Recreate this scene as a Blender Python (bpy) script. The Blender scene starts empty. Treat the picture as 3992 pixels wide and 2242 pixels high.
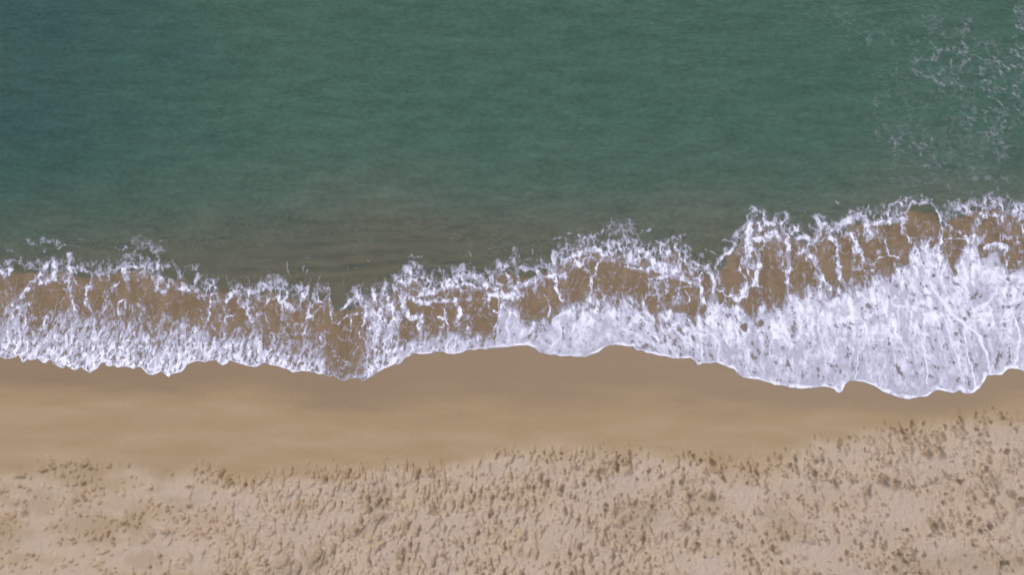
import bpy, math, time
import numpy as np

# ------------------------------------------------------------------ camera, sky, sun, exposure
scene = bpy.context.scene
PXM = 150.0                      # plan units per metre: the shore is laid out on a flat plan, 150 units = 1 m
PU, PV = 1996.0, 1121.0          # plan point under the drone
HEIGHT = 18.0                    # drone height in metres
FRAME_W = 3992.0 / PXM

cam_d = bpy.data.cameras.new('camera')
cam = bpy.data.objects.new('camera', cam_d)
scene.collection.objects.link(cam)
cam.location = (0, 0, HEIGHT)
cam.rotation_euler = (0, 0, 0)
cam_d.sensor_width = 36
cam_d.lens = 36 * HEIGHT / FRAME_W
cam_d.clip_end = 3000
scene.camera = cam

SUN_AZ, SUN_EL = math.radians(-30), math.radians(69)      # high sun behind even cloud
sdir = (math.cos(SUN_EL) * math.cos(SUN_AZ), math.cos(SUN_EL) * math.sin(SUN_AZ), math.sin(SUN_EL))
world = bpy.data.worlds.new('World')
scene.world = world
world.use_nodes = True
wn = world.node_tree
sky = wn.nodes.new('ShaderNodeTexSky')
sky.sky_type = 'NISHITA'
sky.sun_disc = False
sky.sun_elevation = SUN_EL
sky.sun_rotation = math.atan2(sdir[0], sdir[1])
sky.air_density = 1.0
sky.dust_density = 5.0
sky.ozone_density = 1.0
wn.links.new(sky.outputs[0], wn.nodes['Background'].inputs[0])
wn.nodes['Background'].inputs[1].default_value = 0.10
sun_d = bpy.data.lights.new('sun', 'SUN')
sun_d.energy = 0.8
sun_d.angle = math.radians(60)
sun_d.color = (1.0, 0.975, 0.94)
sun = bpy.data.objects.new('sun', sun_d)
scene.collection.objects.link(sun)
import mathutils
sun.rotation_euler = mathutils.Vector(sdir).to_track_quat('Z', 'Y').to_euler()
sun.location = (0, 0, 60)
scene.view_settings.view_transform = 'Standard'
scene.view_settings.look = 'None'
scene.view_settings.gamma = 1.0
scene.view_settings.use_curve_mapping = False
scene.view_settings.exposure = 0.50

# ------------------------------------------------------------------ numeric helpers
RNG = np.random.RandomState(7)
PERM = RNG.permutation(4096).astype(np.int32)
ANG = RNG.rand(4096).astype(np.float32) * 2 * np.pi
GX, GY = np.cos(ANG), np.sin(ANG)
RX, RY = RNG.rand(4096).astype(np.float32), RNG.rand(4096).astype(np.float32)

def hsh(i, j, seed):
    return PERM[(PERM[(i + seed * 131) & 4095] + j) & 4095]

def perlin(x, y, seed=0):
    xi, yi = np.floor(x).astype(np.int32), np.floor(y).astype(np.int32)
    fx, fy = (x - xi).astype(np.float32), (y - yi).astype(np.float32)
    u = fx * fx * fx * (fx * (fx * 6 - 15) + 10)
    v = fy * fy * fy * (fy * (fy * 6 - 15) + 10)
    def g(a, b):
        h = hsh(xi + a, yi + b, seed)
        return GX[h] * (fx - a) + GY[h] * (fy - b)
    return (g(0, 0) * (1 - u) + g(1, 0) * u) * (1 - v) + (g(0, 1) * (1 - u) + g(1, 1) * u) * v   # about -0.7..0.7

def fbm(x, y, seed=0, octv=4, gain=0.5):
    s, a, f = 0, 1.0, 1.0
    for o in range(octv):
        s = s + a * perlin(x * f, y * f, seed + o * 7)
        a *= gain
        f *= 2.03
    return s

def worley(x, y, seed=0):
    xi, yi = np.floor(x).astype(np.int32), np.floor(y).astype(np.int32)
    f1 = np.full(x.shape, 9.0, np.float32)
    f2 = np.full(x.shape, 9.0, np.float32)
    for a in (-1, 0, 1):
        for b in (-1, 0, 1):
            h = hsh(xi + a, yi + b, seed)
            dx = (xi + a + RX[h] - x).astype(np.float32)
            dy = (yi + b + RY[h] - y).astype(np.float32)
            d = np.sqrt(dx * dx + dy * dy)
            f2 = np.minimum(f2, np.maximum(f1, d))
            f1 = np.minimum(f1, d)
    return f1, f2

def sstep(a, b, x):
    t = np.clip((x - a) / (b - a), 0, 1)
    return t * t * (3 - 2 * t)

def rank(x):
    r = np.empty(x.size, np.float32)
    r[np.argsort(x, axis=None)] = np.linspace(0, 1, x.size, dtype=np.float32)
    return r.reshape(x.shape)

def world_xy(u, v):
    return (u - PU) / PXM, (PV - v) / PXM

def curve(pts):
    a = np.array(pts, float)
    return lambda u: np.interp(u, a[:, 0], a[:, 1])

# ------------------------------------------------------------------ plan of the shore
FRONT = [(-900,1380),(-640,1402),(-500,1388),(-380,1410),(-250,1395),(-140,1408),(-60,1390),
(0,1391),(17,1392),(23,1398),(48,1398),(70,1392),(80,1384),(87,1398),(93,1413),(100,1415),(110,1406),(114,1400),(128,1404),(143,1402),(155,1398),(168,1410),(176,1416),(189,1415),(197,1405),(209,1404),(214,1416),(232,1427),(249,1437),(256,1436),(264,1425),(276,1432),(292,1442),(307,1442),(323,1431),(334,1440),(352,1451),(359,1458),(367,1448),(388,1437),(398,1420),(401,1415),(415,1412),(423,1426),(437,1429),(450,1423),(462,1434),(477,1432),(500,1430),
(512,1432),(523,1438),(531,1439),(537,1430),(556,1431),(570,1446),(583,1459),(604,1462),(624,1454),(636,1447),(653,1463),(666,1471),(676,1457),(699,1454),(718,1447),(730,1431),(736,1420),(772,1407),(790,1409),(807,1412),(819,1407),(846,1404),(857,1416),(872,1426),(892,1417),(900,1405),(927,1414),(964,1426),(1000,1431),
(1012,1428),(1031,1414),(1041,1414),(1058,1423),(1085,1427),(1108,1436),(1128,1440),(1143,1452),(1153,1452),(1178,1447),(1207,1448),(1230,1452),(1245,1459),(1267,1457),(1278,1468),(1294,1469),(1300,1463),(1319,1476),(1338,1486),(1350,1483),(1363,1475),(1390,1473),(1404,1475),(1410,1484),(1421,1485),(1439,1473),(1468,1457),(1500,1437),
(1529,1426),(1539,1419),(1554,1421),(1568,1413),(1579,1397),(1599,1388),(1614,1377),(1645,1381),(1680,1378),(1699,1372),(1726,1371),(1742,1379),(1769,1381),(1805,1374),(1821,1365),(1852,1365),(1871,1359),(1894,1362),(1912,1357),(1956,1356),(2000,1351),
(2027,1347),(2060,1348),(2079,1355),(2095,1367),(2101,1375),(2118,1378),(2143,1385),(2162,1383),(2182,1389),(2224,1388),(2245,1392),(2282,1392),(2292,1387),(2307,1381),(2332,1373),(2350,1357),(2377,1347),(2398,1344),(2425,1348),(2446,1352),(2464,1350),(2473,1365),(2481,1367),(2500,1366),
(2517,1376),(2536,1378),(2566,1387),(2594,1389),(2619,1398),(2646,1399),(2688,1395),(2704,1407),(2715,1423),(2738,1416),(2765,1417),(2787,1413),(2809,1421),(2829,1430),(2856,1439),(2873,1459),(2890,1471),(2914,1475),(2953,1480),(2975,1487),(3000,1493),
(3011,1501),(3049,1503),(3072,1510),(3118,1515),(3163,1511),(3207,1506),(3243,1516),(3251,1527),(3262,1532),(3277,1524),(3287,1499),(3304,1484),(3323,1484),(3361,1489),(3403,1506),(3433,1527),(3479,1544),(3500,1550),
(3530,1556),(3555,1550),(3604,1544),(3631,1525),(3648,1519),(3682,1527),(3705,1532),(3728,1522),(3745,1532),(3762,1534),(3783,1531),(3812,1508),(3829,1483),(3838,1464),(3871,1462),(3897,1461),(3914,1443),(3926,1437),(3956,1438),(3992,1453),
(4040,1462),(4100,1440),(4180,1470),(4280,1450),(4400,1480),(4600,1440),(4900,1460)]
# upper edge of the dense wash
UPPER = [(-900,1210),(-300,1195),(0,1208),(60,1200),(112,1188),(122,1268),(145,1280),(190,1225),(240,1218),(290,1213),(340,1222),(390,1222),(435,1240),(530,1237),(580,1266),(628,1272),(665,1237),(690,1270),(725,1251),(775,1250),(820,1285),(870,1287),(895,1302),(920,1272),(967,1276),(1000,1262),(1024,1255),(1030,1335),(1060,1330),(1072,1312),(1145,1334),(1200,1322),(1250,1322),(1255,1318),(1275,1370),(1310,1440),(1380,1445),(1412,1380),(1432,1270),(1450,1165),(1547,1170),(1556,1325),(1600,1320),(1612,1310),(1690,1300),(1720,1285),(1810,1285),(1830,1305),(1935,1306),(1945,1180),(2015,1200),(2029,1234),(2039,1248),(2072,1255),(2140,1243),(2193,1180),(2242,1182),(2300,1180),(2348,1176),(2401,1173),(2450,1171),(2508,1168),(2517,1205),(2545,1225),(2556,1262),(2566,1240),(2574,1200),(2667,1190),(2676,1222),(2697,1248),(2745,1205),(2754,1180),(2870,1165),(2905,1229),(2948,1238),(2967,1185),(2992,1192),(3042,1197),(3073,1135),(3116,1129),(3197,1106),(3259,1135),(3315,1104),(3365,1110),(3427,1075),(3477,1060),(3520,1036),(3564,980),(3614,950),(3664,975),(3707,1054),(3732,1015),(3765,950),(3805,950),(3822,1000),(3863,985),(3925,1045),(3960,1050),(3992,1060),(4100,1020),(4300,1060),(4900,1040)]
# seaward edge of the trailing lace
TOP = [(-900,1010),(0,1014),(145,1019),(242,1000),(300,1029),(368,1030),(484,1014),(614,1005),(677,1043),(716,1053),(822,1087),(895,1092),(1000,1111),(1048,1082),(1145,1111),(1285,1113),(1314,1165),(1377,1140),(1464,1111),(1542,1082),(1595,1029),(1648,1040),(1677,1077),(1793,1043),(1895,1063),(1934,1029),(1990,1010),(2029,1040),(2097,1030),(2160,982),(2193,958),(2261,915),(2329,915),(2358,943),(2435,929),(2484,953),(2580,943),(2648,925),(2701,1011),(2774,1040),(2798,992),(2866,924),(2919,823),(2963,803),(2992,845),(3060,834),(3104,874),(3160,905),(3179,843),(3216,837),(3253,886),(3315,824),(3384,812),(3465,799),(3539,768),(3632,781),(3682,843),(3726,793),(3863,762),(3992,781),(4200,760),(4900,770)]
# where smooth wet sand meets trampled sand
TRAMPLED = [(-900,1880),(0,1845),(120,1850),(250,1800),(390,1830),(520,1815),(666,1860),(740,1835),(860,1830),(961,1867),(1085,1860),(1200,1840),(1317,1829),(1450,1845),(1565,1813),(1751,1836),(1829,1798),(1999,1767),(2170,1759),(2325,1767),(2480,1774),(2604,1805),(2666,1765),(2728,1782),(2836,1821),(2945,1805),(3100,1767),(3177,1720),(3348,1705),(3487,1674),(3689,1643),(3844,1627),(3992,1620),(4900,1560)]
front_v, upper_v, top_v, tramp_v = curve(FRONT), curve(UPPER), curve(TOP), curve(TRAMPLED)

# signed distance to the front edge (positive on the sea side), on a coarse lattice
SU = np.arange(-860, 4860, 4.0)
SV = np.arange(1240, 1680, 4.0)
def build_sdf():
    uu, vv = np.meshgrid(SU, SV)
    f = np.array(FRONT, float)
    best = np.full(uu.shape, 1e9)
    for (a, b) in zip(f[:-1], f[1:]):
        m = (SU > min(a[0], b[0]) - 220) & (SU < max(a[0], b[0]) + 220)
        if not m.any():
            continue
        px, py = uu[:, m] - a[0], vv[:, m] - a[1]
        d = b - a
        t = np.clip((px * d[0] + py * d[1]) / (d @ d), 0, 1)
        best[:, m] = np.minimum(best[:, m], np.hypot(px - t * d[0], py - t * d[1]))
    return np.where(vv < front_v(uu), best, -best)
SDF = build_sdf()
def bilerp(grid, gu, gv, u, v):
    fu = np.clip((u - gu[0]) / (gu[1] - gu[0]), 0, len(gu) - 1.001)
    fv = np.clip((v - gv[0]) / (gv[1] - gv[0]), 0, len(gv) - 1.001)
    i, j = fu.astype(int), fv.astype(int)
    a, b = fu - i, fv - j
    return (grid[j, i] * (1 - a) + grid[j, i + 1] * a) * (1 - b) + (grid[j + 1, i] * (1 - a) + grid[j + 1, i + 1] * a) * b
def shore_dist(u, v):
    d = bilerp(SDF, SU, SV, u, v)
    d = d + np.maximum(SV[0] - v, 0) - np.maximum(v - SV[-1], 0)
    return d

# ------------------------------------------------------------------ ground form
def ground_base(u, v):
    s = (v - 1150.0) / PXM
    z = np.where(s > 0, 0.035 * s, 0.115 * s)
    z = z + 0.03 * fbm(u / 900, v / 700, 41, 2) * sstep(1200, 1000, v)
    return z

def bed_ripples(u, v):
    w = 22 * fbm(u / 320, v / 160, 51, 3)
    ph = (v + w + 0.05 * (u - 1600)) / 46.0
    r = 0.5 + 0.5 * np.sin(2 * np.pi * ph)
    r = r ** 3 * (0.5 + 0.9 * np.clip(0.5 + 1.3 * fbm(u / 260, v / 60, 53, 3), 0, 1))
    zone = np.exp(-((u - 1520) / 620) ** 2) * sstep(740, 880, v) * sstep(1130, 1040, v)
    return r * zone

# ------------------------------------------------------------------ mesh builders
def link_mesh(name, co, quads, attrs, mat, smooth=True):
    me = bpy.data.meshes.new(name)
    nv, nq = len(co), len(quads)
    me.vertices.add(nv)
    me.vertices.foreach_set('co', np.ascontiguousarray(co, np.float32).ravel())
    me.loops.add(nq * 4)
    me.loops.foreach_set('vertex_index', np.ascontiguousarray(quads, np.int32).ravel())
    me.polygons.add(nq)
    me.polygons.foreach_set('loop_start', np.arange(0, nq * 4, 4, dtype=np.int32))
    me.polygons.foreach_set('use_smooth', np.full(nq, smooth, bool))
    for k, a in attrs.items():
        at = me.attributes.new(k, 'FLOAT', 'POINT')
        at.data.foreach_set('value', np.ascontiguousarray(a, np.float32).ravel())
    me.update(calc_edges=True)
    me.materials.append(mat)
    ob = bpy.data.objects.new(name, me)
    scene.collection.objects.link(ob)
    return ob

def grid_quads(nu, nv, keep=None):
    i = np.arange(nv - 1)[:, None] * nu + np.arange(nu - 1)[None, :]
    q = np.stack([i, i + nu, i + nu + 1, i + 1], -1).reshape(-1, 4)
    if keep is not None:
        q = q[keep.ravel()]
    return q

def axis(lo, hi, step, far, n):
    core = np.arange(lo, hi + step * .5, step)
    g = np.geomspace(step, far, n)
    out = np.cumsum(g)
    return np.concatenate([(lo - out)[::-1], core, core[-1] + out])

# ------------------------------------------------------------------ materials
def new_mat(name):
    m = bpy.data.materials.new(name)
    m.use_nodes = True
    nt = m.node_tree
    nt.nodes.clear()
    return m, nt, nt.nodes, nt.links

def N(nodes, typ, **kw):
    n = nodes.new(typ)
    for k, v in kw.items():
        setattr(n, k, v)
    return n

def attr(nodes, name):
    n = nodes.new('ShaderNodeAttribute')
    n.attribute_name = name
    return n.outputs['Fac']

def ramp(nodes, links, fac, stops):
    r = nodes.new('ShaderNodeValToRGB')
    el = r.color_ramp.elements
    while len(el) < len(stops):
        el.new(0.5)
    for e, (p, c) in zip(el, stops):
        e.position = p
        e.color = (*c, 1)
    links.new(fac, r.inputs[0])
    return r.outputs[0]

def noise(nodes, links, scale, detail=4, rough=0.55, vec=None, stretch=None):
    tc = nodes.new('ShaderNodeTexCoord')
    src = tc.outputs['Object']
    if stretch:
        mp = nodes.new('ShaderNodeMapping')
        mp.inputs['Scale'].default_value = stretch[:3]
        if len(stretch) > 3:
            mp.inputs['Rotation'].default_value = (0, 0, stretch[3])
        links.new(src, mp.inputs[0])
        src = mp.outputs[0]
    n = nodes.new('ShaderNodeTexNoise')
    n.inputs['Scale'].default_value = scale
    n.inputs['Detail'].default_value = detail
    n.inputs['Roughness'].default_value = rough
    links.new(src, n.inputs['Vector'])
    return n.outputs['Fac']

def mix_rgb(nodes, links, fac, a, b, blend='MIX'):
    m = nodes.new('ShaderNodeMix')
    m.data_type = 'RGBA'
    m.blend_type = blend
    for sock, val in ((0, fac), (6, a), (7, b)):
        if hasattr(val, 'links') or isinstance(val, bpy.types.NodeSocket):
            links.new(val, m.inputs[sock])
        elif sock == 0:
            m.inputs[0].default_value = val
        else:
            m.inputs[sock].default_value = (*val, 1)
    return m.outputs[2]

def math_n(nodes, links, op, a, b=None, clamp=False):
    m = nodes.new('ShaderNodeMath')
    m.operation = op
    m.use_clamp = clamp
    for i, v in enumerate((a, b)):
        if v is None:
            continue
        if isinstance(v, bpy.types.NodeSocket):
            links.new(v, m.inputs[i])
        else:
            m.inputs[i].default_value = v
    return m.outputs[0]

def sand_material():
    m, nt, nd, lk = new_mat('beach_sand')
    out = N(nd, 'ShaderNodeOutputMaterial')
    p = N(nd, 'ShaderNodeBsdfPrincipled')
    wet = attr(nd, 'wet')
    col = ramp(nd, lk, wet, [(0.0, (0.525, 0.425, 0.348)), (0.30, (0.498, 0.394, 0.292)), (0.60, (0.340, 0.244, 0.130)), (1.0, (0.222, 0.158, 0.098))])
    big = noise(nd, lk, 0.35, 3)
    col = mix_rgb(nd, lk, math_n(nd, lk, 'MULTIPLY', big, 0.16), col, (0.40, 0.29, 0.18))
    smear = noise(nd, lk, 1.1, 5, 0.65, stretch=(0.35, 1.5, 1, 0.05))
    col = mix_rgb(nd, lk, math_n(nd, lk, 'MULTIPLY', smear, 0.42), col, (0.265, 0.198, 0.13))
    fine = noise(nd, lk, 26, 5, 0.7)
    fine = math_n(nd, lk, 'MULTIPLY_ADD', fine, 0.36)
    fine.node.inputs[2].default_value = 0.82
    cc = nd.new('ShaderNodeVectorMath'); cc.operation = 'SCALE'
    lk.new(col, cc.inputs[0]); lk.new(fine, cc.inputs['Scale'])
    dark = attr(nd, 'damp')
    col2 = mix_rgb(nd, lk, dark, cc.outputs[0], (0.30, 0.225, 0.135))
    col2 = mix_rgb(nd, lk, attr(nd, 'trough'), col2, (0.055, 0.045, 0.03))
    lk.new(col2, p.inputs['Base Color'])
    ro = nd.new('ShaderNodeMapRange')
    lk.new(wet, ro.inputs[0])
    ro.inputs[3].default_value = 1.0
    ro.inputs[4].default_value = 0.55
    lk.new(ro.outputs[0], p.inputs['Roughness'])
    p.inputs['Specular IOR Level'].default_value = 0.25
    b = N(nd, 'ShaderNodeBump')
    b.inputs['Strength'].default_value = 0.8
    b.inputs['Distance'].default_value = 0.03
    h = noise(nd, lk, 24, 6, 0.72)
    dry = math_n(nd, lk, 'SUBTRACT', 1.0, wet, True)
    lk.new(math_n(nd, lk, 'MULTIPLY', h, dry), b.inputs['Height'])
    lk.new(b.outputs[0], p.inputs['Normal'])
    lk.new(p.outputs[0], out.inputs[0])
    return m

def water_material():
    m, nt, nd, lk = new_mat('sea_water')
    out = N(nd, 'ShaderNodeOutputMaterial')
    p = N(nd, 'ShaderNodeBsdfPrincipled')
    silt = attr(nd, 'silt')
    col = ramp(nd, lk, silt, [(0.0, (0.050, 0.128, 0.089)), (0.35, (0.072, 0.138, 0.101)), (0.6, (0.116, 0.156, 0.118)), (0.8, (0.160, 0.175, 0.129)), (1.0, (0.312, 0.226, 0.140))])
    blue = attr(nd, 'blue')
    still = math_n(nd, lk, 'SUBTRACT', 1.0, attr(nd, 'run'), True)
    col = mix_rgb(nd, lk, blue, col, (0.020, 0.078, 0.080))
    cl = noise(nd, lk, 0.5, 4, 0.6, stretch=(0.6, 1.2, 1))
    cl2 = math_n(nd, lk, 'MULTIPLY', cl, still)
    col = mix_rgb(nd, lk, math_n(nd, lk, 'MULTIPLY', cl2, 0.50), col, (0.096, 0.150, 0.122))
    mo = noise(nd, lk, 8, 6, 0.72, stretch=(0.75, 1.25, 1, 0.2))
    mo = math_n(nd, lk, 'MULTIPLY_ADD', mo, 0.95)
    mo.node.inputs[2].default_value = 0.525
    mo2 = noise(nd, lk, 2.1, 4, 0.6, stretch=(0.45, 1.7, 1, 0.14))
    mo2 = math_n(nd, lk, 'MULTIPLY_ADD', mo2, 0.8)
    mo2.node.inputs[2].default_value = -0.4
    mo = math_n(nd, lk, 'ADD', mo, mo2)
    dm = math_n(nd, lk, 'SUBTRACT', mo, 1.0)
    mo = math_n(nd, lk, 'MULTIPLY_ADD', dm, math_n(nd, lk, 'MULTIPLY_ADD', still, 0.75))
    mo.node.inputs[1].links[0].from_node.inputs[2].default_value = 0.25
    mo.node.inputs[2].default_value = 1.0
    cs = nd.new('ShaderNodeVectorMath'); cs.operation = 'SCALE'
    lk.new(col, cs.inputs[0]); lk.new(mo, cs.inputs['Scale'])
    lk.new(cs.outputs[0], p.inputs['Base Color'])
    p.inputs['Roughness'].default_value = 0.12
    p.inputs['IOR'].default_value = 1.33
    lk.new(attr(nd, 'cloudy'), p.inputs['Alpha'])
    b = N(nd, 'ShaderNodeBump')
    b.inputs['Strength'].default_value = 1.0
    b.inputs['Distance'].default_value = 0.09
    w1 = noise(nd, lk, 6.5, 6, 0.68, stretch=(0.6, 1.5, 1, 0.15))
    w2 = noise(nd, lk, 26, 4, 0.65, stretch=(0.7, 1.3, 1, -0.1))
    h = math_n(nd, lk, 'MULTIPLY_ADD', w2, 0.35)
    lk.new(w1, h.node.inputs[2])
    lk.new(h, b.inputs['Height'])
    lk.new(b.outputs[0], p.inputs['Normal'])
    lk.new(p.outputs[0], out.inputs[0])
    return m

def foam_material(name):
    m, nt, nd, lk = new_mat(name)
    out = N(nd, 'ShaderNodeOutputMaterial')
    d = N(nd, 'ShaderNodeBsdfDiffuse')
    t = N(nd, 'ShaderNodeBsdfTransparent')
    mx = N(nd, 'ShaderNodeMixShader')
    a = attr(nd, 'cover')
    lk.new(a, mx.inputs[0])
    fc = ramp(nd, lk, a, [(0.25, (0.50, 0.50, 0.60)), (0.75, (0.560, 0.568, 0.705)), (1.0, (0.79, 0.80, 0.91))])
    lk.new(fc, d.inputs[0])
    lk.new(t.outputs[0], mx.inputs[1])
    lk.new(d.outputs[0], mx.inputs[2])
    b = N(nd, 'ShaderNodeBump')
    b.inputs['Strength'].default_value = 0.35
    b.inputs['Distance'].default_value = 0.008
    lk.new(noise(nd, lk, 30, 4, 0.65), b.inputs['Height'])
    lk.new(b.outputs[0], d.inputs['Normal'])
    lk.new(mx.outputs[0], out.inputs[0])
    return m

SAND, WATER = sand_material(), water_material()
FOAM = foam_material('sea_foam')

# ------------------------------------------------------------------ beach: one sheet from the seabed up to the dunes
def build_beach():
    us = axis(-420, 4420, 3.4, 42000, 26)
    core_v = np.concatenate([np.arange(-240, 1370, 14.0), np.arange(1370, 2480, 3.2)])
    vs = np.concatenate([(-240 - np.cumsum(np.geomspace(14, 42000, 22)))[::-1], core_v, core_v[-1] + np.cumsum(np.geomspace(4, 42000, 26))])
    u, v = np.meshgrid(us, vs)
    uc, vc = np.clip(u, -900, 4900), np.clip(v, -900, 3400)
    z = ground_base(uc, vc) - np.maximum(-900 - v, 0) / PXM * 0.02 + np.maximum(v - 3400, 0) / PXM * 0.004
    z -= 0.05 * bed_ripples(uc, vc)
    tr = tramp_v(uc) + 26 * fbm(uc / 60, vc / 90, 61, 3) + 40 * fbm(uc / 190, vc / 120, 62, 2)
    dry = sstep(-50, 85, vc - tr)                      # trampled, loose sand
    h = np.zeros_like(z)
    damp = np.zeros_like(z)
    # footprints: dents with a pushed-up rim
    r = np.random.RandomState(23)
    jit_u = u + 7 * fbm(u / 17, v / 17, 64, 2)
    jit_v = v + 7 * fbm(u / 17, v / 17, 66, 2)
    u0, v0 = us, vs
    def dent(cu, cv, a, b, ang, depth, rim=0.35, dk=0.0):
        R = 2.0 * max(a, b)
        i0, i1 = np.searchsorted(u0, [cu - R, cu + R])
        j0, j1 = np.searchsorted(v0, [cv - R, cv + R])
        if i1 - i0 < 2 or j1 - j0 < 2:
            return
        du, dv = jit_u[j0:j1, i0:i1] - cu, jit_v[j0:j1, i0:i1] - cv
        c, s = math.cos(ang), math.sin(ang)
        x, y = (du * c + dv * s) / a, (-du * s + dv * c) / b
        q = np.sqrt(x * x + y * y)
        w = np.exp(-(q ** 2.1) * 1.15)
        ring = np.exp(-((q - 1.35) / 0.30) ** 2)
        h[j0:j1, i0:i1] += -1.08 * depth * w + depth * rim * ring
        if dk:
            damp[j0:j1, i0:i1] = np.maximum(damp[j0:j1, i0:i1], dk * w)
    patch = lambda cu, cv: float(fbm(np.array([cu / 260.0]), np.array([cv / 110.0]), 77, 3)[0])
    n = 0
    while n < 12000:
        cu, cv = r.uniform(-420, 4420), r.uniform(1560, 2480)
        edge = float(tramp_v(cu))
        if cv < edge - 12:
            continue
        n += 1
        left = 1 - float(sstep(700, 1050, cu))
        right = float(sstep(2250, 2900, cu))
        mid = (1 - left) * (1 - right)
        busy = 0.60 + 1.3 * patch(cu, cv) + 0.35 * mid
        if r.rand() > busy or r.rand() < 0.50 * left:
            continue
        if left > 0.5 and r.rand() < 0.75:             # sparse round holes where few people walk
            a = r.uniform(4.5, 9.5)
            dent(cu, cv, a, a * r.uniform(.65, 1), r.uniform(0, 3.1), r.uniform(0.045, 0.095), 0.04)
            continue
        k = r.rand()
        lean = -0.55 * right + r.normal(0, 0.28 + 0.7 * left)
        ang = math.pi / 2 + lean                      # long axis across the beach
        if k < 0.15 + 0.13 * mid - 0.10 * left:        # whole footprints
            a, b = r.uniform(16, 25), r.uniform(6.5, 9.5)
            dent(cu, cv, a, b, ang, r.uniform(0.036, 0.080), 0.26)
            if r.rand() < 0.6:                         # heel sinks deeper
                sg = 1 if r.rand() < .5 else -1
                dent(cu + sg * a * .5 * math.cos(ang), cv + sg * a * .5 * math.sin(ang), b * .9, b * .9, 0, r.uniform(0.015, 0.035), 0.0)
        elif k < 0.70:                                 # half-filled marks
            a = r.uniform(4.2, 10.5)
            dent(cu, cv, a, a * r.uniform(.42, .8), ang, r.uniform(0.020, 0.065), 0.32)
        else:                                          # toe and heel dimples
            a = r.uniform(3.8, 6.8)
            dent(cu, cv, a, a * r.uniform(.7, 1), ang, r.uniform(0.040, 0.090), 0.04)
    for k in range(4200):                              # old prints, mostly blown in
        cu, cv = r.uniform(-420, 4420), r.uniform(1600, 2480)
        if cv < tramp_v(cu) or (cu < 850 and r.rand() < .6):
            continue
        a = r.uniform(8, 20)
        dent(cu, cv, a, a * r.uniform(.4, .8), math.pi / 2 - 0.5 * float(sstep(2250, 2900, cu)) + r.normal(0, .35), r.uniform(0.004, 0.014), 0.25)
    for k in range(34):                                # walked trails, left and right foot in turn
        cu, cv = r.uniform(700, 4300), r.uniform(1650, 2450)
        lean = 0.75 * float(sstep(2250, 2900, cu)) + r.normal(0, 0.3)
        di = np.array([math.sin(lean), math.cos(lean)])
        for q in range(r.randint(5, 13)):
            p_ = np.array([cu, cv]) + di * 92 * q + np.array([di[1], -di[0]]) * (14 if q % 2 else -14) + r.normal(0, 5, 2)
            if p_[1] > tramp_v(p_[0]) + 4:
                ang = math.atan2(di[1], di[0]) + r.normal(0, .15)
                dent(p_[0], p_[1], 21, 8.5, ang, r.uniform(.045, .075), .08)
                dent(p_[0] - di[0] * 12, p_[1] - di[1] * 12, 8, 7.5, ang, .018, 0)
    for k in range(70):                                # deep scuffs
        cu, cv = r.uniform(-420, 4420), r.uniform(1600, 2480)
        if cv < tramp_v(cu) - 10:
            continue
        a = r.uniform(9, 17)
        dent(cu, cv, a, a * r.uniform(.55, .95), r.uniform(0, 3.14), r.uniform(0.07, 0.12), 0.06)
    BIG = [(1400,2060,34,15,-0.6),(1490,2010,26,14,-0.5),(1245,2165,26,32,0),(1110,2180,30,30,0.4),(1570,2150,16,28,0.1),(1690,1975,14,20,0),(1585,2035,16,20,0),
           (3430,1865,24,16,1.2),(3600,1765,22,15,0.9),(3640,1745,18,14,0.7),(3850,1870,30,18,0.7),(3920,1915,18,13,0.9),(3965,1950,18,13,0.9),(3480,1880,14,24,0.2),(3365,1915,12,26,-0.4),(2660,2040,20,14,0.3),(3620,2040,16,24,0),
           (2440,1835,18,15,0),(2340,1828,20,14,.4),(2570,1850,12,10,0),(2650,1880,10,16,0),(3260,1730,12,24,0),(655,2060,26,14,.3),(740,2160,26,20,.5),(600,2070,20,18,0),(500,2025,14,14,0),(112,1990,14,16,0),(70,2000,13,20,.4),(88,1850,20,10,0),(157,1772,7,16,0),(212,1805,9,14,0),(345,1800,12,14,0),(440,1812,7,10,0),(180,1828,20,8,0)]
    for (cu, cv, a, b, g) in BIG:
        dent(cu, cv, a, b, g, 0.12, 0.08)
    # a few prints stray onto the wet sand
    for k in range(150):
        cu = r.uniform(-300, 4300)
        cv = float(tramp_v(cu)) - abs(r.normal(0, 22)) - 4
        a = r.uniform(6, 15)
        dent(cu, cv, a, a * .55, math.pi / 2 - 0.45 * float(sstep(2250, 2900, cu)) + r.normal(0, .3), r.uniform(.012, .045), .08)
    h += dry * (0.5 + 0.5 * sstep(500, 1000, u)) * (0.014 * fbm(u / 40, v / 52, 71, 3) + 0.017 * fbm(u / 15, v / 21, 72, 3))
    z = z + np.clip(h, -0.20, 0.020) * np.where(vc > tr - 60, 1, 0)
    z += 0.012 * dry
    # moisture
    fu = np.arange(-900, 4901, 20.0)
    fs = np.convolve(np.pad(front_v(fu), 12, 'edge'), np.hanning(25) / np.hanning(25).sum(), 'valid')
    d = vc - np.interp(uc, fu, fs) + 14 * fbm(uc / 130, vc / 40, 74, 3)
    reach = np.interp(uc, [-400, 0, 500, 1000, 1500, 2000, 2700, 3200, 4000], [140, 130, 110, 120, 190, 260, 200, 100, 110])
    wet = 0.56 + 0.44 * (1 - sstep(0.35, 1.35, d / reach + 0.25 * fbm(uc / 220, vc / 50, 76, 3))) + 0.09 * fbm(uc / 300, vc / 60, 75, 3)
    wet = np.clip(wet, 0, 1)
    pale = 0.5 + 1.5 * fbm(uc / 260, vc / 110, 77, 3)
    wdry = 0.02 + 0.30 * np.clip(pale, 0, 1) + 0.10 * (1 - sstep(500, 1100, uc)) - 0.05 * sstep(2400, 3300, uc)
    wet = wet * (1 - dry) + np.clip(wdry, 0, 1) * dry
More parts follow.
